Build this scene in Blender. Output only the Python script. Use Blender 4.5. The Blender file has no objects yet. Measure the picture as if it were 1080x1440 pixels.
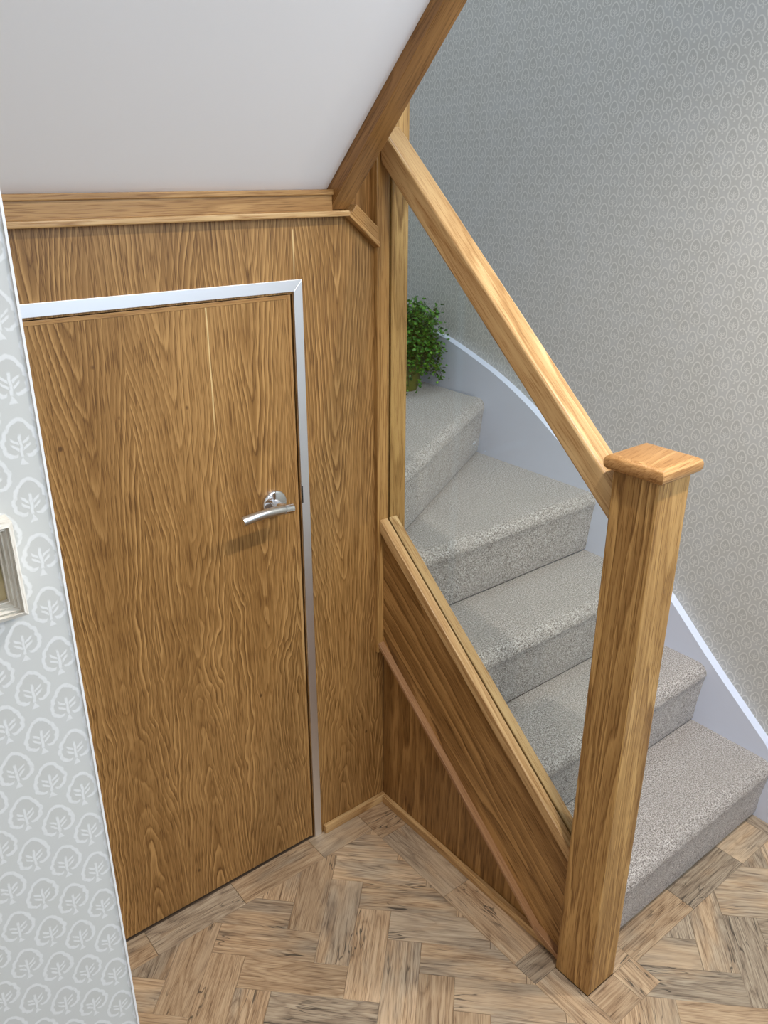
import bpy, bmesh, math, random
from mathutils import Vector, Matrix
random.seed(7)
S = bpy.context.scene
C = S.collection

# ------------------------------------------------------------ camera
cam = bpy.data.cameras.new('camera'); co = bpy.data.objects.new('camera', cam); C.objects.link(co); S.camera = co
YAW, PITCH, ROLL, F = 0.6746, 0.3962, 0.0019, 1149.25
co.location = (-1.1425, -1.4312, 1.647)
f = Vector((math.sin(YAW)*math.cos(PITCH), math.cos(YAW)*math.cos(PITCH), -math.sin(PITCH)))
r0 = Vector((math.cos(YAW), -math.sin(YAW), 0)); u0 = r0.cross(f)
r = r0*math.cos(ROLL)+u0*math.sin(ROLL); u = -r0*math.sin(ROLL)+u0*math.cos(ROLL)
co.rotation_euler = Matrix((r, u, -f)).transposed().to_euler()
cam.sensor_fit = 'VERTICAL'; cam.sensor_height = 36; cam.lens = 36*F/1440; cam.clip_start = 0.02

# ------------------------------------------------------------ world, lights, exposure
w = bpy.data.worlds.new('world'); S.world = w; w.use_nodes = True
bg = w.node_tree.nodes['Background']; bg.inputs[0].default_value = (0.86, 0.93, 1.0, 1); bg.inputs[1].default_value = 0.80
def lamp(name, kind, loc, energy, col, size, target=None, **k):
    d = bpy.data.lights.new(name, kind); o = bpy.data.objects.new(name, d); C.objects.link(o)
    o.location = loc; d.energy = energy; d.color = col
    if kind == 'AREA': d.size = size
    else: d.shadow_soft_size = size
    if target: o.rotation_euler = (Vector(target)-Vector(loc)).to_track_quat('-Z', 'Y').to_euler()
    for a, b in k.items(): setattr(d, a, b)
    return o
WARM = (1.0, 0.94, 0.87)
lamp('downlight_stairs', 'SPOT', (0.39, -1.12, 2.38), 46, WARM, 0.028, (0.36, -1.12, 0), spot_size=2.5, spot_blend=0.8)
lamp('downlight_door', 'SPOT', (-0.27, -1.14, 2.38), 46, WARM, 0.028, (-0.30, -1.14, 0), spot_size=2.5, spot_blend=0.8)
lamp('rear_fill', 'SPOT', (-0.85, -2.45, 2.38), 36, WARM, 0.035, (-0.95, -2.0, 0), spot_size=2.6, spot_blend=0.7)  # added fill spot, not a known fitting; brightens the left wall
lamp('window_daylight', 'AREA', (0.15, -2.2, 2.15), 23, (0.58, 0.78, 1.0), 0.7, (0.79, -0.6, 2.2))
lamp('landing_daylight', 'AREA', (0.40, 0.10, 3.9), 12, (0.62, 0.83, 1.0), 0.5, (0.5, 0.0, 0))
S.view_settings.view_transform = 'Standard'; S.view_settings.look = 'None'
S.view_settings.exposure = 0.08; S.view_settings.gamma = 1.0; S.view_settings.use_curve_mapping = False

# ------------------------------------------------------------ node helpers
def srgb(r, g, b):
    return tuple(((c/255)/12.92 if c/255 <= .04045 else ((c/255+.055)/1.055)**2.4) for c in (r, g, b))+(1,)
class NT:
    def __init__(s, name):
        s.m = bpy.data.materials.new(name); s.m.use_nodes = True; s.t = s.m.node_tree; s.n = s.t.nodes
        s.b = s.n['Principled BSDF']
    def new(s, ty, **k):
        n = s.n.new(ty)
        for a, b in k.items(): setattr(n, a, b)
        return n
    def set(s, sock, v):
        if isinstance(v, bpy.types.NodeSocket): s.t.links.new(v, sock)
        else: sock.default_value = v
    def M(s, op, a, b=None, c=None):
        n = s.new('ShaderNodeMath', operation=op); s.set(n.inputs[0], a)
        if b is not None: s.set(n.inputs[1], b)
        if c is not None: s.set(n.inputs[2], c)
        return n.outputs[0]
    def comb(s, x, y, z=0.0):
        n = s.new('ShaderNodeCombineXYZ'); s.set(n.inputs[0], x); s.set(n.inputs[1], y); s.set(n.inputs[2], z); return n.outputs[0]
    def sep(s, v):
        n = s.new('ShaderNodeSeparateXYZ'); s.set(n.inputs[0], v); return n.outputs
    def noise(s, v, scale=1, detail=2, rough=.5, dist=0.0):
        n = s.new('ShaderNodeTexNoise'); s.set(n.inputs['Vector'], v); n.inputs['Scale'].default_value = scale
        n.inputs['Detail'].default_value = detail; n.inputs['Roughness'].default_value = rough; n.inputs['Distortion'].default_value = dist
        return n.outputs[0]
    def ramp(s, v, stops, interp='LINEAR'):
        n = s.new('ShaderNodeValToRGB'); s.set(n.inputs[0], v); e = n.color_ramp.elements; n.color_ramp.interpolation = interp
        while len(e) < len(stops): e.new(.5)
        for i, (p, c) in enumerate(stops):
            e[i].position = p; e[i].color = c if isinstance(c, tuple) else (c, c, c, 1)
        return n.outputs[0]
    def mix(s, fac, a, b, mode='MIX'):
        n = s.new('ShaderNodeMix', data_type='RGBA', blend_type=mode); s.set(n.inputs[0], fac); s.set(n.inputs[6], a); s.set(n.inputs[7], b); return n.outputs[2]
    def smooth(s, v, a, b, lo=0.0, hi=1.0):
        n = s.new('ShaderNodeMapRange', interpolation_type='SMOOTHSTEP'); s.set(n.inputs[0], v)
        for i, x in enumerate((a, b, lo, hi)): n.inputs[i+1].default_value = x
        return n.outputs[0]
    def bump(s, h, st, dist=0.001):
        n = s.new('ShaderNodeBump'); n.inputs['Strength'].default_value = st; n.inputs['Distance'].default_value = dist
        s.set(n.inputs['Height'], h); s.t.links.new(n.outputs[0], s.b.inputs['Normal'])
    def col(s, c): s.set(s.b.inputs['Base Color'], c)
    def rough(s, v): s.set(s.b.inputs['Roughness'], v)

def uvco(t, seed, per_object=False):
    uv = t.new('ShaderNodeUVMap', uv_map='grain').outputs[0]
    x, y, _ = t.sep(uv)
    if per_object:
        rnd = t.new('ShaderNodeObjectInfo').outputs['Random']
        x = t.M('ADD', x, t.M('MULTIPLY', rnd, 31.7)); y = t.M('ADD', y, t.M('MULTIPLY', rnd, 57.3))
        return x, y, rnd
    return t.M('ADD', x, seed*1.7), t.M('ADD', y, seed*3.1), None

def oak(name, light, dark, fu=7.0, fv=0.9, K=9.0, rough=.42, seed=0, contrast=1.0, streaks=(), leaf=None):
    """plain-sawn oak. Growth rings are contour lines of a field stretched along the grain; a veneered
    board (leaf=...) repeats a crown figure leaf by leaf, nested points down above and up below."""
    t = NT(name); x, y, _ = uvco(t, seed)
    u0, v0, _ = t.sep(t.new('ShaderNodeUVMap', uv_map='grain').outputs[0])
    wob = t.M('SUBTRACT', t.noise(t.comb(t.M('MULTIPLY', x, 26), t.M('MULTIPLY', y, 5.5), seed), 1, 3), .5)
    jag = t.M('SUBTRACT', t.noise(t.comb(t.M('MULTIPLY', x, 160), t.M('MULTIPLY', y, 14), seed), 1, 2), .5)
    if leaf:
        cen, per, zt = leaf
        a = t.M('DIVIDE', t.M('SUBTRACT', u0, cen), per); li = t.M('ROUND', a); a = t.M('MULTIPLY', t.M('SUBTRACT', a, li), per)
        lw = t.noise(t.comb(t.M('MULTIPLY', li, 0.35), t.M('MULTIPLY', y, 2.6), seed+4), 1, 2)
        a = t.M('ADD', a, t.M('MULTIPLY', t.M('SUBTRACT', lw, .5), .05))
        a = t.M('SQRT', t.M('ADD', t.M('MULTIPLY', a, a), .00010))
        zz = t.M('SUBTRACT', v0, t.M('ADD', zt, t.M('MULTIPLY', t.M('SUBTRACT', t.noise(t.comb(t.M('MULTIPLY', x, 5), 0.0, seed), 1, 1), .5), .5)))
        zz = t.M('SQRT', t.M('ADD', t.M('MULTIPLY', zz, zz), .012))
        sw = t.smooth(zz, .10, .60, .060, .010)
        warp = t.M('SUBTRACT', t.noise(t.comb(t.M('MULTIPLY', x, 13), t.M('MULTIPLY', y, 5.0), seed+8), 1, 2.5, .55), .5)
        h = t.M('SUBTRACT', a, t.M('MULTIPLY', zz, .11))
        h = t.M('ADD', h, t.M('MULTIPLY', warp, sw)); h = t.M('ADD', h, t.M('MULTIPLY', wob, .008))
        slow = t.M('SUBTRACT', t.noise(t.comb(t.M('MULTIPLY', x, 3), t.M('MULTIPLY', y, .8), seed+2), 1, 1), .5)
        h = t.M('MULTIPLY', t.M('ADD', h, t.M('MULTIPLY', slow, .12)), K)
    else:
        fld = t.noise(t.comb(t.M('MULTIPLY', x, fu), t.M('MULTIPLY', y, fv), seed+3.3), 1, 1.2, .45)
        h = t.M('ADD', t.M('MULTIPLY', t.M('ADD', fld, t.M('MULTIPLY', wob, .06)), K), t.M('MULTIPLY', x, K*2.2))
    h = t.M('ADD', h, t.M('MULTIPLY', jag, .30))
    fr = t.M('FRACT', h)
    ring = t.ramp(fr, [(0, .0), (.08, .40), (.50, .55), (.74, .95), (.84, 1.0), (.94, .25), (1, .0)])
    cv = t.noise(t.comb(t.M('MULTIPLY', x, 16), t.M('MULTIPLY', y, 3), seed+21), 1, 1)
    contr = t.smooth(cv, .3, .7, .6, 1.15)
    cell = t.new('ShaderNodeTexWhiteNoise', noise_dimensions='1D'); t.set(cell.inputs['W'], t.M('FLOOR', h))
    rv = t.M('MULTIPLY', contr, t.M('ADD', .35, t.M('MULTIPLY', cell.outputs[0], .95)))
    ring = t.M('ADD', .5, t.M('MULTIPLY', t.M('SUBTRACT', ring, .5), rv))
    fine = t.noise(t.comb(t.M('MULTIPLY', x, 520), t.M('MULTIPLY', y, 14), seed), 1, 2, .6)
    mid = t.noise(t.comb(t.M('MULTIPLY', x, 90), t.M('MULTIPLY', y, 3.0), seed+5), 1, 4, .62)
    pore = t.smooth(fine, .34, .50)
    v = t.M('MULTIPLY', t.M('SUBTRACT', ring, .5), .60*contrast)
    v = t.M('ADD', v, t.M('MULTIPLY', t.M('SUBTRACT', mid, .5), .42)); v = t.M('ADD', v, t.M('MULTIPLY', t.M('SUBTRACT', pore, .7), .32))
    broad = t.noise(t.comb(t.M('MULTIPLY', x, 6), t.M('MULTIPLY', y, 1.5), seed+11), 1, 2)
    v = t.M('ADD', v, t.M('ADD', .5, t.M('MULTIPLY', t.M('SUBTRACT', broad, .5), .35)))
    mean = tuple(math.sqrt(a*b) for a, b in zip(light, dark))
    c = t.ramp(v, [(.08, tuple(q*.8 for q in dark[:3])+(1,)), (.24, dark), (.52, mean), (.84, light)])
    for (su, va, vb) in streaks:                # pale sapwood lines in the veneer
        d = t.M('ABSOLUTE', t.M('SUBTRACT', u0, t.M('ADD', su, t.M('MULTIPLY', wob, .006))))
        k = t.M('MULTIPLY', t.smooth(d, .0006, .0020, 1, 0), t.M('MULTIPLY', t.smooth(v0, va-.04, va+.06), t.smooth(v0, vb-.002, vb+.002, 1, 0)))
        c = t.mix(t.M('MULTIPLY', k, .8), c, srgb(226, 196, 140))
    if leaf:                                    # a few pin knots round the crown
        vor = t.new('ShaderNodeTexVoronoi'); t.set(vor.inputs['Vector'], t.comb(t.M('MULTIPLY', x, 9), t.M('MULTIPLY', y, 7))); vor.inputs['Scale'].default_value = 1
        kn = t.smooth(vor.outputs['Distance'], .018, .05, .75, 0)
        c = t.mix(kn, c, srgb(70, 42, 18))
    t.col(c); t.rough(t.M('ADD', rough, t.M('MULTIPLY', pore, -.06)))
    t.bump(t.M('ADD', t.M('MULTIPLY', pore, .6), t.M('MULTIPLY', ring, .3)), .25, .0005)
    t.b.inputs['Specular IOR Level'].default_value = .35
    return t.m

OL, OD = srgb(182, 140, 86), srgb(106, 72, 34)
M_door = oak('oak_veneer_door', OL, OD, K=105, rough=.42, seed=2, streaks=((-0.427, 1.17, 1.41), (-.2445, 1.1, 1.42)), leaf=(-.341, .169, .56))
M_wall = oak('oak_veneer_wall', OL, OD, K=105, rough=.44, seed=5.4, streaks=((-0.229, 1.455, 1.54),), leaf=(-.130, .20, .50))
M_side = oak('oak_veneer_side', OL, OD, 12, 1.0, 8, .44, 8.2, .7)
M_string = oak('oak_stringer', OL, OD, 16, .7, 8, .44, 13.1, 1.3)
M_solid = oak('oak_solid', srgb(192, 150, 96), srgb(132, 92, 48), 14, .8, 6, .42, 14.1, .9)
M_post = oak('oak_post', srgb(200, 158, 98), srgb(126, 88, 44), 18, .7, 9, .42, 17.7, .9)
M_rail = oak('oak_rail', srgb(212, 178, 128), srgb(160, 118, 72), 12, 1.3, 5, .36, 20.3, .8)
M_cap = oak('oak_cap', srgb(200, 154, 100), srgb(146, 100, 54), 12, 1.2, 6, .38, 21.9, .7)
M_bead = oak('oak_bead', srgb(180, 138, 98), srgb(142, 102, 68), 20, 1, 8, .5, 23.3, .6)
M_sof = oak('oak_soffit_board', srgb(168, 122, 70), srgb(106, 70, 32), 14, 1.8, 8, .38, 26.3, .6)

def plain(name, c, rough=.5, metal=0.0, **k):
    t = NT(name); t.col(c); t.rough(rough); t.b.inputs['Metallic'].default_value = metal
    for a, b in k.items(): t.b.inputs[a].default_value = b
    return t
M_white = plain('white_ceiling_paint', srgb(236, 232, 230), .7)
n = M_white.noise(M_white.new('ShaderNodeNewGeometry').outputs['Position'], 90, 2); M_white.bump(n, .05); M_white = M_white.m
M_gloss = plain('white_gloss_paint', srgb(214, 218, 232), .32).m
M_dark = plain('shadow_gap_black', srgb(16, 13, 11), .8).m  # flat black painted in for the shade inside gaps, grooves and recesses
M_steel = plain('brushed_steel', (.86, .87, .90, 1), .42, 1.0)
g = M_steel.new('ShaderNodeNewGeometry').outputs['Position']; gx, gy, gz = M_steel.sep(g)
M_steel.bump(M_steel.noise(M_steel.comb(M_steel.M('MULTIPLY', gx, 700), gy, M_steel.M('MULTIPLY', gz, 700)), 1, 2), .04, .0003); M_steel = M_steel.m
M_chrome = plain('polished_chrome', (.80, .80, .82, 1), .10, 1.0).m
M_satin = plain('satin_nickel', (.66, .65, .63, 1), .30, 1.0).m
M_etch = plain('etched_mark', srgb(205, 210, 208), .8).m

def wallpaper(name, axis, pu, pv, bgc, line, inner):
    t = NT(name)
    x, y, z = t.sep(t.new('ShaderNodeNewGeometry').outputs['Position'])
    U = x if axis == 'x' else y
    P, Q = .0525, .0495
    jn = t.noise(t.comb(t.M('MULTIPLY', U, 130), t.M('MULTIPLY', z, 130)), 1, 2)
    jm = t.noise(t.comb(t.M('MULTIPLY', U, 130), t.M('MULTIPLY', z, 130), 7.0), 1, 2)
    jx = t.M('MULTIPLY', t.M('SUBTRACT', jn, .5), .0030); jy = t.M('MULTIPLY', t.M('SUBTRACT', jm, .5), .0030)
    marks = None; ins = None
    for k in (0, 1):
        a = t.M('DIVIDE', t.M('SUBTRACT', U, pu+k*P/2), P); b = t.M('DIVIDE', t.M('SUBTRACT', z, pv+k*Q/2), Q)
        a = t.M('MULTIPLY', t.M('SUBTRACT', a, t.M('ROUND', a)), P); b = t.M('MULTIPLY', t.M('SUBTRACT', b, t.M('ROUND', b)), Q)
        a = t.M('ADD', a, jx); b = t.M('ADD', t.M('ADD', b, jy), .002)
        th = t.M('ARCTAN2', a, b); rr = t.M('SQRT', t.M('ADD', t.M('MULTIPLY', a, a), t.M('MULTIPLY', b, b)))
        ab = t.M('ABSOLUTE', a); at = t.M('ABSOLUTE', th)
        R = t.M('ADD', t.M('ADD', .0128, t.M('MULTIPLY', t.M('POWER', t.M('MAXIMUM', t.M('SUBTRACT', 1.0, t.M('DIVIDE', at, 1.15)), 0.0), 1.6), .0072)), t.M('MULTIPLY', t.M('ABSOLUTE', t.M('SINE', t.M('MULTIPLY', th, 5.5))), .0009))
        R = t.M('ADD', R, t.M('MULTIPLY', t.smooth(at, 2.2, 2.9), -.0030))
        dR = t.M('ABSOLUTE', t.M('SUBTRACT', rr, R))
        ring = t.M('MULTIPLY', t.smooth(dR, .0009, .0024, 1, 0), t.smooth(at, 2.72, 2.86, 1, 0))
        stem = t.M('MULTIPLY', t.smooth(ab, .0006, .0017, 1, 0), t.M('MULTIPLY', t.smooth(b, -.0115, -.0100), t.smooth(b, .0060, .0090, 1, 0)))
        m = t.M('MAXIMUM', ring, stem)
        for q0 in (-.0060, -.0010):
            d = t.M('ABSOLUTE', t.M('SUBTRACT', t.M('SUBTRACT', b, q0), t.M('MULTIPLY', ab, .75)))
            m = t.M('MAXIMUM', m, t.M('MULTIPLY', t.smooth(d, .0007, .0018, 1, 0), t.M('MULTIPLY', t.smooth(ab, .0012, .0020), t.smooth(ab, .0062, .0084, 1, 0))))
        foot = t.M('MULTIPLY', t.smooth(t.M('ADD', ab, t.M('MULTIPLY', t.M('ADD', b, .0135), .5)), .0008, .0020, 1, 0), t.smooth(b, -.0178, -.0165))
        m = t.M('MAXIMUM', m, foot)
        i = t.smooth(t.M('SUBTRACT', rr, R), -.001, .0, 1, 0)
        marks = m if marks is None else t.M('MAXIMUM', marks, m); ins = i if ins is None else t.M('MAXIMUM', ins, i)
    blot = t.noise(t.comb(t.M('MULTIPLY', U, 14), t.M('MULTIPLY', z, 14), 3), 1, 3)
    base = t.mix(t.M('MULTIPLY', ins, .55), bgc, inner)
    base = t.mix(t.smooth(blot, .35, .7, 0, .18), base, srgb(206, 206, 208))
    wear = t.noise(t.comb(t.M('MULTIPLY', U, 260), t.M('MULTIPLY', z, 260)), 1, 2)
    t.col(t.mix(t.M('MULTIPLY', marks, t.smooth(wear, .2, .5, .55, .95)), base, line)); t.rough(t.M('SUBTRACT', .62, t.M('MULTIPLY', marks, .12)))
    t.bump(marks, .15, .0004)
    return t.m
M_wpR = wallpaper('wallpaper_leaf_right', 'y', -.384, .755, srgb(186, 183, 177), srgb(212, 209, 202), srgb(174, 171, 165))  # same paper as the left wall, its dimmer light painted into darker colours
M_wpB = wallpaper('wallpaper_leaf_far', 'x', .01, .755, srgb(186, 183, 177), srgb(212, 209, 202), srgb(174, 171, 165))
M_wpL = wallpaper('wallpaper_leaf_left', 'x', -1.008, 1.127, srgb(204, 205, 201), srgb(226, 227, 226), srgb(195, 195, 190))  # same paper again, the stronger light here painted in as paler colours

def carpet():
    t = NT('carpet_wool'); pos = t.new('ShaderNodeNewGeometry').outputs['Position']
    a = t.noise(pos, 400, 2, .7); b = t.noise(pos, 200, 2, .6); d = t.noise(pos, 7, 3, .5)
    v = t.M('ADD', t.M('MULTIPLY', a, .62), t.M('MULTIPLY', b, .38))
    c = t.ramp(v, [(.36, srgb(84, 76, 69)), (.46, srgb(148, 138, 130)), (.56, srgb(192, 183, 175)), (.66, srgb(224, 217, 209))])
    c = t.mix(t.smooth(d, .35, .65, 0, .30), c, srgb(160, 152, 144))
    t.col(c); t.rough(.95); t.b.inputs['Specular IOR Level'].default_value = .1
    t.b.inputs['Sheen Weight'].default_value = .25
    t.bump(v, .55, .004); return t.m
M_carpet = carpet()

def floorboard():
    t = NT('rustic_oak_plank'); x, y, rnd = uvco(t, 0, True)
    r2 = t.M('FRACT', t.M('MULTIPLY', rnd, 17.13)); r3 = t.M('FRACT', t.M('MULTIPLY', rnd, 41.7))
    wob = t.M('MULTIPLY', t.M('SUBTRACT', t.noise(t.comb(t.M('MULTIPLY', x, 40), t.M('MULTIPLY', y, 7)), 1, 3), .5), .10)
    fld = t.M('ADD', t.noise(t.comb(t.M('MULTIPLY', x, 15), t.M('MULTIPLY', y, 1.9)), 1, 1.3), wob)
    fr = t.M('FRACT', t.M('MULTIPLY', fld, 16))
    ring = t.ramp(fr, [(0, .0), (.2, .6), (.6, .95), (.92, .55), (1, .0)])
    fine = t.noise(t.comb(t.M('MULTIPLY', x, 560), t.M('MULTIPLY', y, 13)), 1, 2, .6)
    mid = t.noise(t.comb(t.M('MULTIPLY', x, 120), t.M('MULTIPLY', y, 4.5)), 1, 4, .7)
    v = t.M('ADD', t.M('MULTIPLY', t.M('SUBTRACT', ring, .6), .26), t.M('ADD', t.M('MULTIPLY', t.M('SUBTRACT', mid, .5), .85), t.M('MULTIPLY', t.M('SUBTRACT', t.smooth(fine, .35, .52), .6), .30)))
    v = t.M('ADD', v, .5)
    warm = t.ramp(v, [(.12, srgb(112, 86, 64)), (.5, srgb(180, 148, 114)), (.88, srgb(222, 194, 158))])
    grey = t.ramp(v, [(.12, srgb(92, 80, 68)), (.5, srgb(152, 132, 110)), (.88, srgb(202, 184, 158))])
    patch = t.noise(t.comb(t.M('MULTIPLY', x, 20), t.M('MULTIPLY', y, 6), 4), 1, 2)
    c = t.mix(t.smooth(t.M('ADD', patch, t.M('MULTIPLY', t.M('SUBTRACT', r2, .5), .5)), .36, .66), warm, grey)
    pale = t.smooth(t.M('ADD', t.noise(t.comb(t.M('MULTIPLY', x, 14), t.M('MULTIPLY', y, 3), 9), 1, 2), t.M('MULTIPLY', t.M('SUBTRACT', r3, .5), .4)), .5, .8, 0, .45)
    c = t.mix(pale, c, srgb(216, 190, 158))
    crk = t.noise(t.comb(t.M('MULTIPLY', x, 30), t.M('MULTIPLY', y, 3.5), 12), 1, 3, .55, .3)
    crack = t.smooth(t.M('ABSOLUTE', t.M('SUBTRACT', crk, .5)), .002, .013, .85, 0)
    gate = t.smooth(t.noise(t.comb(t.M('MULTIPLY', x, 9), t.M('MULTIPLY', y, 5), 15), 1, 1), .50, .62)
    c = t.mix(t.M('MULTIPLY', crack, gate), c, srgb(62, 54, 46))
    vor = t.new('ShaderNodeTexVoronoi'); t.set(vor.inputs['Vector'], t.comb(t.M('MULTIPLY', x, 7), t.M('MULTIPLY', y, 3.0))); vor.inputs['Scale'].default_value = 1
    knot = t.smooth(t.M('ADD', vor.outputs['Distance'], t.M('MULTIPLY', t.M('SUBTRACT', mid, .5), .10)), .015, .06, .8, 0)
    c = t.mix(knot, c, srgb(58, 44, 32))
    hsv = t.new('ShaderNodeHueSaturation'); t.set(hsv.inputs['Color'], c); t.set(hsv.inputs['Value'], t.M('ADD', .84, t.M('MULTIPLY', t.M('FRACT', t.M('MULTIPLY', rnd, 7.77)), .24)))
    t.col(hsv.outputs[0]); t.rough(t.M('ADD', .40, t.M('MULTIPLY', mid, .15))); t.b.inputs['Specular IOR Level'].default_value = .4
    t.bump(v, .3, .0006); return t.m
M_plank = floorboard()

# ------------------------------------------------------------ mesh helpers
def link(name, me, mat, parent=None, **props):
    o = bpy.data.objects.new(name, me); C.objects.link(o)
    if mat: me.materials.append(mat)
    if parent: o.parent = parent
    for k, v in props.items(): o[k] = v
    return o
def set_uv(me, gdir):
    g = Vector(gdir).normalized(); L = me.uv_layers.new(name='grain') if 'grain' not in me.uv_layers else me.uv_layers['grain']
    for p in me.polygons:
        nrm = p.normal
        if abs(nrm.dot(g)) > .85:
            a = nrm.orthogonal().normalized(); b = nrm.cross(a); s = .25
        else:
            b = (g - nrm*g.dot(nrm)).normalized(); a = b.cross(nrm); s = 1
        # keep the across axis pointing the same way for like faces so streak positions are metric
        if max(a, key=abs) < 0: a = -a
        off = (0.0, 0.0) if abs(nrm.y) > .9 else (nrm.x*.37+nrm.z*.61, nrm.z*.83)
        for li in p.loop_indices:
            v = me.vertices[me.loops[li].vertex_index].co
            L.data[li].uv = (v.dot(a)+off[0], v.dot(b)*s+off[1])
def finish(bm, name, mat, parent=None, grain=None, bevel=0.0, smooth=False, seg=2, **props):
    bmesh.ops.recalc_face_normals(bm, faces=bm.faces)
    if bevel:
        es = [e for e in bm.edges if len(e.link_faces) == 2 and e.calc_face_angle(0) > .5]
        bmesh.ops.bevel(bm, geom=es, offset=bevel, segments=seg, profile=.5, affect='EDGES')
    me = bpy.data.meshes.new(name); bm.to_mesh(me); bm.free()
    if smooth:
        for p in me.polygons: p.use_smooth = True
    if grain: set_uv(me, grain)
    return link(name, me, mat, parent, **props)
def add_box(bm, a, b):
    vs = [bm.verts.new((x, y, z)) for x in (a[0], b[0]) for y in (a[1], b[1]) for z in (a[2], b[2])]
    for q in ((0, 1, 3, 2), (4, 6, 7, 5), (0, 4, 5, 1), (2, 3, 7, 6), (0, 2, 6, 4), (1, 5, 7, 3)): bm.faces.new([vs[i] for i in q])
def add_prism(bm, pts, axis, lo, hi):
    """extrude 2-D polygon along axis; pts are the two other coordinates in xyz order"""
    def v(p, t): q = list(p); q.insert(axis, t); return bm.verts.new(q)
    A = [v(p, lo) for p in pts]; B = [v(p, hi) for p in pts]; n = len(pts)
    bm.faces.new(A); bm.faces.new(B[::-1])
    for i in range(n): bm.faces.new((A[i], B[i], B[(i+1) % n], A[(i+1) % n]))
def box(name, a, b, mat, parent=None, grain=None, bevel=0.0, **k):
    bm = bmesh.new(); add_box(bm, a, b); return finish(bm, name, mat, parent, grain, bevel, **k)
def prism(name, pts, axis, lo, hi, mat, parent=None, grain=None, bevel=0.0, **k):
    bm = bmesh.new(); add_prism(bm, pts, axis, lo, hi); return finish(bm, name, mat, parent, grain, bevel, **k)
def tube(bm, pts, rad, seg=16, cap=True):
    rings = []; prev = None
    for i, p in enumerate(pts):
        p = Vector(p); d = (Vector(pts[min(i+1, len(pts)-1)])-Vector(pts[max(i-1, 0)])).normalized()
        a = d.orthogonal().normalized() if prev is None else (prev-d*prev.dot(d)).normalized(); prev = a; b = d.cross(a)
        rr = rad[i] if isinstance(rad, (list, tuple)) else rad
        rings.append([bm.verts.new(p+(a*math.cos(t)+b*math.sin(t))*rr) for t in (2*math.pi*j/seg for j in range(seg))])
    for A, B in zip(rings, rings[1:]):
        for j in range(seg): bm.faces.new((A[j], A[(j+1) % seg], B[(j+1) % seg], B[j]))
    if cap: bm.faces.new(rings[0][::-1]); bm.faces.new(rings[-1])
def lathe(bm, c, axis, prof, seg=32):
    ax = Vector(axis).normalized(); a = ax.orthogonal().normalized(); b = ax.cross(a); c = Vector(c); rings = []
    for (r_, h) in prof:
        rings.append([bm.verts.new(c+ax*h+(a*math.cos(t)+b*math.sin(t))*max(r_, 1e-5)) for t in (2*math.pi*j/seg for j in range(seg))])
    for A, B in zip(rings, rings[1:]):
        for j in range(seg): bm.faces.new((A[j], A[(j+1) % seg], B[(j+1) % seg], B[j]))
def thing(name, label, cat, loc=(0, 0, 0), group=None):
    o = bpy.data.objects.new(name, None); C.objects.link(o); o['label'] = label; o['category'] = cat; o.empty_display_size = .05
    o['_base'] = 1; o.location = loc; del o['_base']
    if group: o['group'] = group
    return o
def adopt(root):
    """children were modelled in world coordinates: keep them where they are under the moved Empty"""
    bpy.context.view_layer.update()
    for ch in root.children: ch.matrix_parent_inverse = Matrix.Translation(root.location).inverted()

# ------------------------------------------------------------ setting: shell
ST = dict(kind='structure')
XR = .79                                        # papered wall beside the stairs
box('wall_right', (XR, -3.3, 0), (XR+.1, 1.05, 4.2), M_wpR, **ST)
box('wall_far', (-1.2, .95, 0), (XR, 1.05, 4.2), M_wpB, **ST)
wl = box('wall_left', (-2.6, -.77, 0), (-.967, -.002, 2.45), M_wpL, **ST)
box('wall_hall', (-2.7, -3.3, 0), (-2.6, -.77, 2.5), M_white, **ST)
box('corner_bead', (-.9675, -.7715, 0), (-.9655, -.766, 2.45), plain('bead_white', srgb(240, 240, 240), .4).m, wl)

# door wall (oak veneer panelling with an opening for the cupboard door)
DX0, DX1, DZ = -.945, -.235, 1.418
bm = bmesh.new()
add_box(bm, (-.967, 0, 0), (DX0-.004, .02, DZ+.2)); add_prism(bm, [(DX1, 0), (0, 0), (0, 1.49), (-.104, 1.572), (-.16, 1.605), (DX1, 1.605)], 1, 0, .02); add_box(bm, (DX0-.004, 0, DZ), (DX1, .02, 1.605))
wb = finish(bm, 'wall_back', M_wall, None, (0, 0, 1), **ST)
box('upper_panel', (-.16, .014, 1.46), (0, .03, 2.45), M_sof, wb, (0, 0, 1))
box('cupboard_interior', (-.98, .06, 0), (-.02, .07, 1.6), M_dark, wb)

# white sloping soffit under the upper flight and its oak edge board
SL = .95; Z0 = 1.612
def sz(y, off=0.0): return Z0+off+SL*(-y)
prism('ceiling', [(0.0, sz(0)), (-.86, sz(-.86)), (-1.1, sz(-.86)), (-1.1, sz(-.86)+.1), (-.9, sz(-.86)+.1), (0.0, sz(0)+.12)], 0, -2.6, -.1445, M_white, **ST)
box('ceiling_hall', (-2.6, -3.3, 2.43), (XR, -1.05, 2.5), M_white, **ST)
es = prism('edge_board', [(-.001, 1.574), (-.001-.006, 1.574), (-.86, 1.574+SL*.86+.02), (-.86, 2.75), (-.001, 1.90)], 0, -.144, -.098, M_sof, None, (0, -1, SL),
      bevel=.0012, label='oak board edging the right side of the white sloping ceiling', category='stair board')

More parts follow.
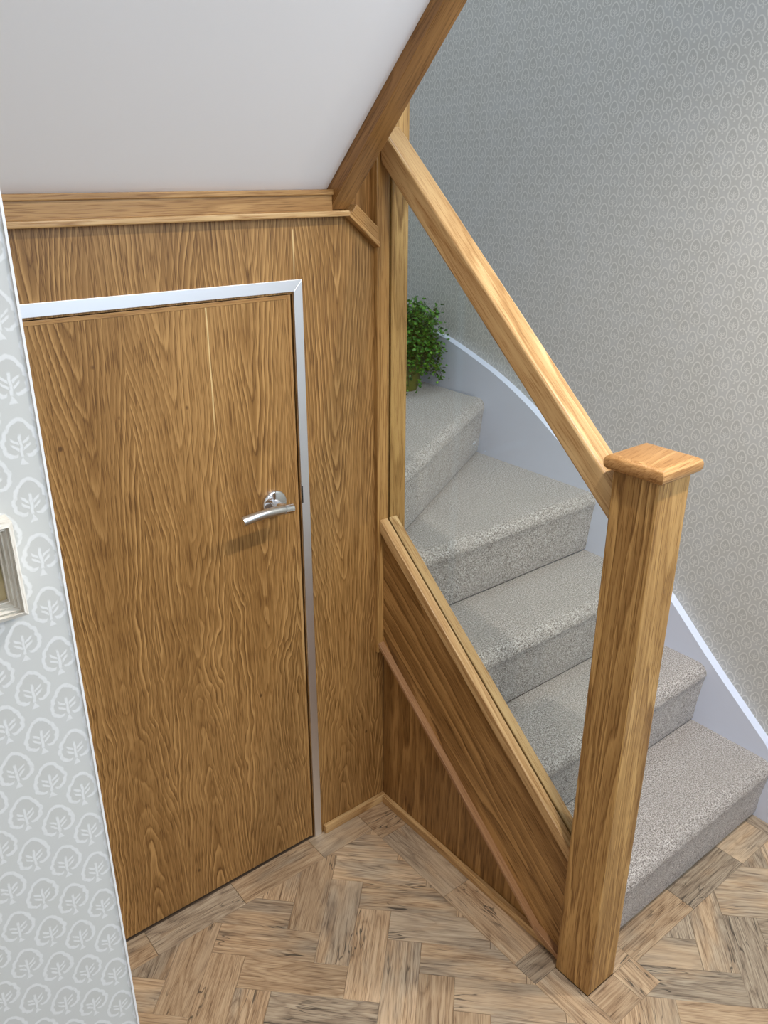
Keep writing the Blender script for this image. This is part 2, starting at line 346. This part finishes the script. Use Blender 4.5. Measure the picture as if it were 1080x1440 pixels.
# top trim of the panelled wall: coving, board and nosing bead, with the mitred diagonal return
tr = bpy.data.objects.new('trim_1', None); C.objects.link(tr); tr['kind'] = 'structure'
box('cover_strip', (-.967, -.024, 1.602), (-.1445, 0, 1.612), M_solid, tr, (1, 0, 0), .0015)
box('trim_board', (-.967, -.018, 1.572), (-.1445, 0, 1.6025), M_solid, tr, (1, 0, 0), .001)
box('nosing_bead', (-.967, -.025, 1.5615), (-.106, 0, 1.5725), M_rail, tr, (1, 0, 0), .0025)
d = Vector((1, 0, -.83)).normalized(); nn = Vector((.83, 0, 1)).normalized()
def diag(name, o0, t0, t1, dep, L0, L1, mat):
    bm = bmesh.new(); b0 = Vector((-.104, 0, 1.567))
    pts = []
    for l, t in ((L0, t0), (None, t0), (None, t1), (L0, t1)):
        if l is None: l = (L1-b0.x-nn.x*t)/d.x          # cut upright against the half post
        q = b0+d*l+nn*t; pts.append((q.x, q.z))
    add_prism(bm, pts, 1, -dep, .012); finish(bm, name, mat, tr, tuple(d), .001)
diag('trim_board', 0, .004, .026, .016, .006, -.0275, M_solid)
diag('nosing_bead', 0, -.0055, .0045, .023, -.002, -.0275, M_solid)

# skirting strips
ZS, TS = .024, .013
b1 = box('baseboard_back', (-.206, -TS, 0), (0, 0, ZS), M_rail, None, (1, 0, 0), .002, **ST)
b2 = box('baseboard_side', (-TS, -.66, 0), (0, -TS, ZS), M_rail, None, (0, 1, 0), .002, **ST)

# ------------------------------------------------------------ floor, every plank its own object
fl = box('floor', (-2.6, -3.3, -.03), (.89, .89, -.0035), plain('joint_dark', srgb(92, 74, 58), .9).m, **ST)
PW, PL, GAP, TH = .0790, .2355, .0004, .0030
def clip(poly, f_):
    out = []
    for i, p in enumerate(poly):
        q = poly[(i+1) % len(poly)]; a, b = f_(p), f_(q)
        if a >= 0: out.append(p)
        if a*b < 0: t = a/(a-b); out.append((p[0]+(q[0]-p[0])*t, p[1]+(q[1]-p[1])*t))
    return out
def plank(poly, gdir, dz=0.0):
    """poly: one outline, or a list of outlines that touch (an L-shaped cut plank)"""
    polys = poly if isinstance(poly[0][0], tuple) else [poly]
    ar = lambda q: abs(sum(q[i][0]*q[(i+1) % len(q)][1]-q[(i+1) % len(q)][0]*q[i][1] for i in range(len(q))))/2
    polys = [q for q in polys if len(q) > 2 and ar(q) > 2e-5]
    if not polys: return
    one = len(polys) == 1
    al = [p for q in polys for p in q]; cx = sum(p[0] for p in al)/len(al); cy = sum(p[1] for p in al)/len(al)
    bm = bmesh.new()
    for q in polys:
        pp = []
        for (x, y) in q:                         # shrink for the joint
            L = math.hypot(x-cx, y-cy); k = max(0, 1-GAP/max(L, 1e-4)) if one else 1; pp.append(((x-cx)*k, (y-cy)*k))
        b_ = .9955 if one else 1
        top = [bm.verts.new((x*b_, y*b_, 0)) for x, y in pp]; mid = [bm.verts.new((x, y, -.0006)) for x, y in pp]; bot = [bm.verts.new((x, y, -TH)) for x, y in pp]
        n = len(pp); bm.faces.new(top)
        for A, B in ((top, mid), (mid, bot)):
            for i in range(n): bm.faces.new((A[i], B[i], B[(i+1) % n], A[(i+1) % n]))
    bmesh.ops.recalc_face_normals(bm, faces=bm.faces)
    me = bpy.data.meshes.new('plank'); bm.to_mesh(me); bm.free(); set_uv(me, gdir)
    o = link('plank', me, M_plank, fl); o.location = (cx, cy, dz)
def rect(x0, y0, x1, y1): return [(x0, y0), (x1, y0), (x1, y1), (x0, y1)]
BW = .078
# border along the door wall
xs = [-.098, -.256, -.487, -.714, -.967]
for a, b in zip(xs, xs[1:]): plank(rect(b, -BW, a, -.0), (1, 0, 0))
plank(rect(-.098, -.118, 0, 0), (1, -.15, 0))
ys = [-.118, -.361, -.598]
plank(rect(-.098, -.361, 0, -.118), (0, 1, 0)); plank(rect(-.098, -.598, 0, -.361), (0, 1, 0))
plank(rect(-.098, -.66, 0, -.598), (1, 0, 0)); plank(rect(-.098, -.828, -.0325, -.66), (0, 1, 0))
plank(rect(-.0325, -.828, .054, -.7505), (1, 0, 0)); plank(rect(.054, -.828, .122, -.7505), (.1, 1, 0))
xs = [.0585, .122, .352, .576, .722]
plank(rect(.0585, -.7505, .122, -.66), (1, 0, 0))
for a, b in zip(xs[1:], xs[2:]): plank(rect(a, -.765, b, -.67), (1, 0, 0))
plank(rect(.722, -.90, .79, -.67), (0, 1, 0)); plank(rect(.722, -1.14, .79, -.90), (0, 1, 0)); plank(rect(.722, -1.38, .79, -1.14), (0, 1, 0))
# herringbone field at 45 degrees, clipped to the L-shaped areas left by the border
q2 = math.sqrt(.5); OX, OY = -.56, -.09
av = (q2*PW, -q2*PW); bv = (-q2*PW, -q2*PW)
def W(i, j): return (OX+av[0]*i+bv[0]*j, OY+av[1]*i+bv[1]*j)
areas = [(-1.30, -.098, -1.30, -BW), (-.098, .122, -1.30, -.828), (.122, .722, -1.30, -.765)]
def border_clip(poly):
    """cut a herringbone plank to the L-shaped field left by the border"""
    out = []
    for x0, x1, y0, y1 in areas:
        q = clip(clip(clip(clip(poly, lambda p: p[0]-x0), lambda p: x1-p[0]), lambda p: p[1]-y0), lambda p: y1-p[1]) if poly else []
        if len(q) > 2: out.append(q)
    tot = lambda q: abs(sum(q[i][0]*q[(i+1) % len(q)][1]-q[(i+1) % len(q)][0]*q[i][1] for i in range(len(q))))/2
    if out and abs(sum(map(tot, out))-PW*PW*3) < 1e-5: return [poly]
    return out
for m in range(-6, 7):
    for k in range(-22, 26):
        for kind in (0, 1):
            i, j = k+6*m, k
            if kind == 0: poly = [W(i, j), W(i+3, j), W(i+3, j+1), W(i, j+1)]; g = av
            else: poly = [W(i+3, j-2), W(i+4, j-2), W(i+4, j+1), W(i+3, j+1)]; g = bv
            cx = sum(p[0] for p in poly)/4; cy = sum(p[1] for p in poly)/4
            if cx < -1.2 or cx > .80 or cy < -1.32 or cy > 0.05: continue
            pcs = border_clip(poly)
            if pcs: plank(pcs, (g[0], g[1], 0), random.uniform(-.0002, .0002))

# ------------------------------------------------------------ cupboard door and its steel surround
door = box('door_1', (DX0+.003, .002, .006), (DX1-.0045, .038, 1.4160), M_door, None, (0, 0, 1), .0012, kind='structure')
door['label'] = 'low oak veneered cupboard door under the sloping ceiling'
box('door_lipping', (DX1-.0115, .0008, .006), (DX1-.0045, .02, 1.4160), M_solid, door, (0, 0, 1), .0006)
box('door_lipping', (DX0+.003, .0008, 1.4080), (DX1-.0115, .02, 1.4160), M_solid, door, (1, 0, 0), .0006)
fr = bpy.data.objects.new('door_frame', None); C.objects.link(fr); fr['kind'] = 'structure'; fr.name = 'trim_2'
FO, FZ = -.2135, 1.4445
prism('steel_strip', [(DX1+.001, .0), (FO, .0), (FO, FZ), (DX1+.001, FZ-.0225)], 1, -.0045, .001, M_steel, fr, bevel=.0006)
prism('steel_strip', [(-.967, FZ-.0225), (DX1+.001, FZ-.0225), (FO, FZ), (-.967, FZ)], 1, -.0045, .001, M_steel, fr, bevel=.0006)
box('rebate_shadow', (DX1-.0042, .012, .0), (DX1+.001, .036, 1.42), M_dark, fr)
box('rebate_shadow', (DX0, .012, 1.4165), (DX1, .036, 1.4215), M_dark, fr)
box('latch_recess_shade', (DX1+.0008, -.0052, .965), (DX1+.0040, -.0042, 1.005), M_dark, fr, None, .0004)  # black patch painting the shade of the latch recess
hd = bpy.data.objects.new('door_handle', None); C.objects.link(hd); hd.parent = door
HX, HZ = -.303, .981
def part(build, name, mat, parent, smooth=True):
    bm = bmesh.new(); build(bm); o = finish(bm, name, mat, parent, smooth=False)
    if smooth:
        for p in o.data.polygons: p.use_smooth = True
    o.data.set_sharp_from_angle(angle=math.radians(35)); return o
part(lambda b: lathe(b, (HX, .002, HZ), (0, -1, 0), [(0, 0), (.0295, 0), (.0295, .006), (.028, .0085), (.025, .010), (0, .010)]), 'rose', M_chrome, hd)
part(lambda b: (tube(b, [(HX, -.005, HZ), (HX, -.022, HZ), (HX+.001, -.034, HZ), (HX+.004, -.044, HZ), (HX+.010, -.0525, HZ)], [.0105, .009, .009, .0092, .0085], 20),), 'neck', M_chrome, hd)
lv = [(HX+.012-.122*t, -.052-.010*math.sin(t*2.2), HZ+.001+.011*math.sin(t*math.pi*.75)-.004*t) for t in [i/16 for i in range(17)]]
part(lambda b: tube(b, lv[:4], [.0106]*4, 20), 'lever_collar', M_chrome, hd)
part(lambda b: tube(b, lv[3:], [.0097]*(len(lv)-3), 20), 'lever', M_satin, hd)

# ------------------------------------------------------------ side of the stairs below the glass
NX, NY, NW = .0126, -.7053, .09
nx0, nx1, ny0, ny1 = NX-NW/2, NX+NW/2, NY-NW/2, NY+NW/2
def zr(y): return .862+.84*(y+.022)            # top of the base rail, left edge
def zb(y): return .522+.827*(y+.008)           # diagonal bead
PY = -.012                                      # face of the half newel
side = thing('stair_side_panelling', 'oak panelled triangular side of the stairs with a diagonal bead', 'panelling', (0, -.35, 0))
bm = bmesh.new(); add_prism(bm, [(-.002, 0.001), (ny1, 0.001), (ny1, zb(ny1)+.05), (-.002, zb(0)+.03)], 0, 0.0, .018)
finish(bm, 'lower_panel', M_side, side, (0, 0, 1))
bm = bmesh.new(); add_prism(bm, [(PY, zb(PY)-.01), (-.60, .022), (ny1, .012), (ny1, zr(ny1)-.0342), (PY, zr(PY)-.0342)], 0, -.008, .026)
finish(bm, 'stringer_board', M_string, side, (0, .84, .9) and (0, 1, .84))
bm = bmesh.new(); add_prism(bm, [(.0-.001, zb(0)-.006), (-.001, zb(0)+.006), (-.585, zb(-.585)+.006), (ny1, .026), (ny1, .012), (-.592, zb(-.592)-.006)], 0, -.0245, -.0058)
finish(bm, 'bead', M_bead, side, (0, 1, .83), .0012)
adopt(side)

def slanted(name, x0, x1, y0, y1, zf, t, mat, parent=None, bevel=.002, **k):
    bm = bmesh.new(); add_prism(bm, [(y0, zf(y0)), (y1, zf(y1)), (y1, zf(y1)-t), (y0, zf(y0)-t)], 0, x0, x1)
    sl = (zf(y0)-zf(y1))/(y0-y1); return finish(bm, name, mat, parent, (0, 1, sl), bevel, **k)
RX0, RX1, GX = -.0205, .032, .0045
rail = thing('base_rail', 'grooved oak rail running down the foot of the glass', 'stair rail', (GX, -.34, .58))
slanted('rail_side', RX0, GX-.0015, PY-.0005, ny1+.0005, zr, .034, M_rail, rail, .0022)
slanted('rail_side', GX+.0025, RX1, PY-.0005, ny1+.0005, zr, .034, M_rail, rail, .0022)
slanted('groove', GX-.0015, GX+.0025, PY-.0005, ny1+.0005, lambda y: zr(y)-.012, .020, M_dark, rail, 0)
adopt(rail)
def zh(y): return 1.717+.906*(y+.028)
hr = thing('handrail', 'sloping oak handrail above the glass panel', 'handrail', (GX, -.34, 1.40))
slanted('rail', RX0, .0325, PY-.001, ny1+.0005, zh, .068, M_rail, hr, .0055, seg=3)
adopt(hr)
def zg0(y): return zr(y)-.01
gl = NT('clear_glass')
tb = gl.new('ShaderNodeBsdfTransparent'); tb.inputs[0].default_value = (.945, .968, .955, 1)
gb = gl.new('ShaderNodeBsdfGlossy'); gb.inputs['Roughness'].default_value = .0
lwt = gl.new('ShaderNodeLayerWeight'); lwt.inputs[0].default_value = .5
fz = gl.M('ADD', .025, gl.M('MULTIPLY', gl.M('POWER', lwt.outputs['Facing'], 5.0), .5))
mx = gl.new('ShaderNodeMixShader'); gl.t.links.new(fz, mx.inputs[0]); gl.t.links.new(tb.outputs[0], mx.inputs[1]); gl.t.links.new(gb.outputs[0], mx.inputs[2])
gl.t.links.new(mx.outputs[0], gl.n['Material Output'].inputs['Surface'])
glo = thing('glass_panel', 'clear glass infill between handrail and base rail', 'glass panel', (GX, -.34, 1.0))
bm = bmesh.new(); add_prism(bm, [(PY+.004, zr(PY)-.011), (ny1-.002, zr(ny1)-.011), (ny1-.002, zh(ny1)-.073), (PY+.004, zh(PY)-.073)], 0, GX-.0010, GX+.0020)
pane = finish(bm, 'pane', gl.m, glo)
# small etched safety mark in the pane
mk = bmesh.new()
for (dy, dz, rr) in ((0, 0, .0016), (-.0035, -.003, .0018), (.003, -.0035, .0014), (-.001, .004, .0012)):
    for i in range(12):
        a0, a1 = 2*math.pi*i/12, 2*math.pi*(i+1)/12
        q = [(-.236+dy+rr*s*math.cos(a), .985+dz+rr*s*math.sin(a)) for s, a in ((1, a0), (1, a1), (.6, a1), (.6, a0))]
        mk.faces.new([mk.verts.new((GX-.0012, y, z)) for y, z in q])
finish(mk, 'etched_mark', M_etch, glo)
adopt(glo)

# half newel on the wall, with the groove that takes the glass
hn = thing('half_newel', 'tall oak half post against the wall at the top of the glass', 'stair post', (.018, 0, .5))
box('post_board', (-.027, PY, .497), (GX+.002, .02, 1.95), M_post, hn, (0, 0, 1), .0018)
box('post_board', (GX+.0075, PY, .497), (.0585, .02, 1.95), M_post, hn, (0, 0, 1), .0018)
box('post_groove', (GX+.002, PY+.008, .497), (GX+.0075, .018, 1.95), M_dark, hn)
adopt(hn)
# newel
nw = thing('newel_post', 'square oak newel post with rounded cap at the foot of the stairs', 'newel post', (NX, NY, 0))
box('shaft', (nx0, ny0, 0.0005), (nx1, ny1, 1.186), M_post, nw, (0, 0, 1), .0022)
bm = bmesh.new(); o_ = .0125
add_box(bm, (nx0-o_, ny0-o_, 1.183), (nx1+o_, ny1+o_, 1.211))
es_ = [e for e in bm.edges if abs(e.verts[0].co.z-e.verts[1].co.z) < 1e-6]
bmesh.ops.bevel(bm, geom=es_, offset=.0115, segments=5, profile=.5, affect='EDGES')
cap = finish(bm, 'cap', M_cap, nw, (.75, .66, 0) and (1, .15, 0))
for p in cap.data.polygons: p.use_smooth = True
cap.data.set_sharp_from_angle(angle=math.radians(40))
adopt(nw)

# ------------------------------------------------------------ carpeted stairs
SX0, SX1, RISE = .030, .770, .19
ry = [-.693, -.470, -.262, -.040]
st = thing('staircase', 'grey carpeted stairs turning left behind the glass, with white side string', 'staircase', (.4, -.3, 0))
def step(k, A, B, back):
    """A, B: ends of the riser line (left, right); back: remaining tread corners, right to left"""
    z0, z1 = RISE*(k-1), RISE*k
    if k == 1: z0 = .007
    A, B = Vector((*A, 0)), Vector((*B, 0)); d_ = (B-A).normalized(); n_ = Vector((d_.y, -d_.x, 0))   # towards the viewer
    prof = [(-.005, z0), (-.001, z0+.003), (0.002, z0+.009), (.006, z0+.06), (.014, z1-.060), (.0185, z1-.036)]
    R = .030; cxx, cz = .0205-R, z1-R
    for i in range(9):
        t = -.1+(math.pi/2+.1)*i/8; prof.append((cxx+R*math.cos(t), cz+R*math.sin(t)))
    prof.append((-.034, z1))
    bm = bmesh.new(); N = 60; cols = []
    for i in range(N+1):
        p = A.lerp(B, i/N)
        sag = .0012*math.sin(i*.9+k)+.0008*math.sin(i*2.3+k*2)
        cols.append([bm.verts.new(p+n_*(o+(sag if 2 < j < len(prof)-1 else 0))+Vector((0, 0, z))) for j, (o, z) in enumerate(prof)])
    for a, b in zip(cols, cols[1:]):
        for j in range(len(prof)-1): bm.faces.new((a[j], b[j], b[j+1], a[j+1]))
    top = [c[-1] for c in cols]+[bm.verts.new((*q, z1)) for q in back]
    bm.faces.new(top)
    # solid underside so the step is a body, not a skin
    low = [bm.verts.new((v.co.x, v.co.y, z0)) for v in top]
    bm.faces.new(low[::-1])
    o = finish(bm, 'carpeted_step', M_carpet, st, (1, 0, 0))
    for p in o.data.polygons: p.use_smooth = True
    o.data.set_sharp_from_angle(angle=math.radians(50))
step(1, (.0590, ry[0]), (SX1, ry[0]), [(SX1, ry[1]+.002), (SX0, ry[1]+.002), (SX0, ry[0]+.034), (.0590, ry[0]+.034)])
step(2, (SX0, ry[1]), (SX1, ry[1]), [(SX1, ry[2]+.002), (SX0, ry[2]+.002)])
step(3, (SX0, ry[2]), (SX1, ry[2]), [(SX1, ry[3]+.002), (SX0, ry[3]+.002)])
T30 = math.tan(math.radians(30))
step(4, (SX0, ry[3]), (SX1, ry[3]), [(SX1, .453), (SX0, .022)])
step(5, (.026, .018), (SX1, .447), [(SX1, .935), (.535, .935), (.030, .050)])
step(6, (.022, .045), (.531, .935), [(.01, .935), (.01, .05)])
step(7, (.0, .08), (.0, .935), [(-.23, .935), (-.23, .08)])
bm = bmesh.new(); add_box(bm, (.062, ry[0]+.008, .0), (SX1, ry[0]+.03, .03)); finish(bm, 'riser_gap_shade', M_dark, st)  # black strip standing in for the shaded gap below the first riser
# white string on the papered wall: a curve over the winders
prof = [(-.735, .0), (-.735, .175), (-.68, .237), (-.609, .296), (-.485, .402), (-.348, .527), (-.2, .655), (-.06, .772), (.07, .865), (.161, .926), (.255, .981), (.383, 1.041), (.553, 1.101), (.66, 1.129), (.80, 1.152), (.949, 1.165)]
def dens(pts, n=5):
    out = []
    P = [Vector(p) for p in pts]
    for i in range(len(P)-1):
        a, b, c, e = P[max(i-1, 0)], P[i], P[i+1], P[min(i+2, len(P)-1)]
        for j in range(n):
            t = j/n; out.append(tuple(.5*((2*b)+(c-a)*t+(2*a-5*b+4*c-e)*t*t+(-a+3*b-3*c+e)*t**3)))
    return out+[tuple(P[-1])]
curve = prof[:2]+dens(prof[2:])
bm = bmesh.new()
for (ya, za), (yb, zb_) in zip(curve[1:], curve[2:]):
    add_prism(bm, [(ya, max(0, za-.45)), (yb, max(0, zb_-.45)), (yb, zb_), (ya, za)], 0, .7615, .7895)
bmesh.ops.remove_doubles(bm, verts=bm.verts, dist=1e-5)
seen = {}
for fc in list(bm.faces):
    key = tuple(sorted(v.index for v in fc.verts))
bm.verts.index_update()
for fc in list(bm.faces):
    key = tuple(sorted(v.index for v in fc.verts)); seen.setdefault(key, []).append(fc)
bmesh.ops.delete(bm, geom=[x for v in seen.values() if len(v) > 1 for x in v], context='FACES')
finish(bm, 'white_string', M_gloss, st)
prism('white_string', [(.7655, 1.165), (.02, 1.66), (.02, 1.2), (.7655, .8)], 1, .925, .9495, M_gloss, st)
adopt(st)
box('baseboard_right', (.772, -3.3, 0), (.7895, -.7355, .12), M_gloss, None, None, .002, **ST)

# ------------------------------------------------------------ fern on the fifth step
pl = thing('potted_fern', 'leafy green maidenhair fern in a small pot in the corner of the stairs', 'plant', (.640, .690, .951))
PX, PYY, PZ = .640, .690, .951
part(lambda b: lathe(b, (PX, PYY, PZ), (0, 0, 1), [(0, 0), (.045, 0), (.052, .02), (.062, .09), (.064, .11), (.060, .112), (.056, .10), (0, .10)]), 'pot', plain('olive_glaze', srgb(98, 100, 34), .45).m, pl)
lf = NT('fern_leaf'); lp = lf.new('ShaderNodeNewGeometry').outputs['Position']
lf.col(lf.ramp(lf.noise(lp, 60, 2), [(.3, srgb(26, 60, 8)), (.5, srgb(52, 108, 18)), (.72, srgb(118, 162, 44))])); lf.rough(.5); lf.b.inputs['Subsurface Weight'].default_value = .05
bs, bl = bmesh.new(), bmesh.new(); R = random.Random(4)
def leaf(c, s, nrm, up):
    a = nrm.orthogonal().normalized(); a.rotate(Matrix.Rotation(R.uniform(0, 6.28), 3, nrm)); b = nrm.cross(a)
    pts = [(0, 0), (.55, .45), (.62, .9), (.3, 1.05), (.08, .92), (-.2, 1.08), (-.6, .85), (-.5, .4)]
    bl.faces.new([bl.verts.new(c+a*(x*s)+b*(y*s)+nrm*(.12*s*abs(x))) for x, y in pts])
for i in range(300):
    th = R.uniform(0, 2*math.pi); rad = R.uniform(.02, .118); hgt = R.uniform(.08, .21)-rad*.3; droop = R.random() < .5
    base = Vector((PX+.02*math.cos(th), PYY+.02*math.sin(th), PZ+.10))
    end = base+Vector((rad*math.cos(th), rad*math.sin(th), hgt if not droop else R.uniform(-.07, .06)))
    mid = base.lerp(end, .55)+Vector((0, 0, .05+.05*droop))
    pts = []
    for j in range(9):
        t = j/8; q = base*(1-t)**2+mid*2*t*(1-t)+end*t*t
        q.x = min(q.x, .758); q.y = min(q.y, .935); pts.append(q)
    tube(bs, pts, .0006, 4, False)
    for j in range(3, 9):
        for _ in range(5):
            c = pts[j]+Vector((R.gauss(0, .011), R.gauss(0, .011), R.gauss(0, .010)))
            if c.x > .760 or c.y > .92: continue
            nrm = Vector((R.gauss(0, .6), R.gauss(0, .6)-.3, 1)).normalized()
            leaf(c, R.uniform(.007, .0125), nrm, None)
finish(bs, 'stems', plain('fern_stem', srgb(40, 32, 20), .6).m, pl)
fo = finish(bl, 'foliage', lf.m, pl); fo['kind'] = 'stuff'
adopt(pl)

# ------------------------------------------------------------ small picture frame on the left wall
pf = thing('picture_frame', 'small whitewashed wooden picture frame on the left papered wall', 'picture frame', (-1.06, -.77, 1.35))
t = NT('whitewashed_wood'); a_, b_, _ = t.sep(t.new('ShaderNodeUVMap', uv_map='grain').outputs[0])
nz = t.noise(t.comb(t.M('MULTIPLY', a_, 500), t.M('MULTIPLY', b_, 40)), 1, 3, .7)
t.col(t.ramp(nz, [(.28, srgb(150, 138, 120)), (.42, srgb(212, 206, 194)), (.65, srgb(232, 229, 220))])); t.rough(.6); t.bump(nz, .3, .0005); M_ww = t.m
fx0, fx1, fz0, fz1 = -1.115, -1.003, 1.309, 1.392
FP = [(0, .0), (0, .019), (.0035, .021), (.0042, .016), (.0062, .0185), (.0072, .0135), (.0092, .0155), (.0105, .009), (.0115, .009), (.0115, .0)]   # (inset, height)
def member(c0, c1, g):
    bm = bmesh.new(); (xa, za), (xb, zb2) = c0, c1
    sx = lambda x, z, i: (x + (i if x == fx0 else -i), z + (i if z == fz0 else -i))
    A = []; B = []
    for i, h in FP:
        p = sx(xa, za, i); q = sx(xb, zb2, i); A.append(bm.verts.new((p[0], -.7702-h, p[1]))); B.append(bm.verts.new((q[0], -.7702-h, q[1])))
    for j in range(len(FP)-1): bm.faces.new((A[j], B[j], B[j+1], A[j+1]))
    bm.faces.new(A); bm.faces.new(B[::-1]); finish(bm, 'moulding', M_ww, pf, g)
member((fx0, fz0), (fx1, fz0), (1, 0, 0)); member((fx1, fz0), (fx1, fz1), (0, 0, 1)); member((fx1, fz1), (fx0, fz1), (1, 0, 0)); member((fx0, fz1), (fx0, fz0), (0, 0, 1))
t = NT('print'); px, py, pz = t.sep(t.new('ShaderNodeNewGeometry').outputs['Position'])
t.col(t.ramp(t.M('MULTIPLY', t.M('SUBTRACT', pz, fz0), 1/(fz1-fz0)), [(.3, srgb(176, 160, 120)), (.55, srgb(112, 108, 66)), (.8, srgb(60, 62, 38))])); t.rough(.3)
box('print', (fx0+.010, -.7745, fz0+.010), (fx1-.010, -.7705, fz1-.010), t.m, pf)
adopt(pf)
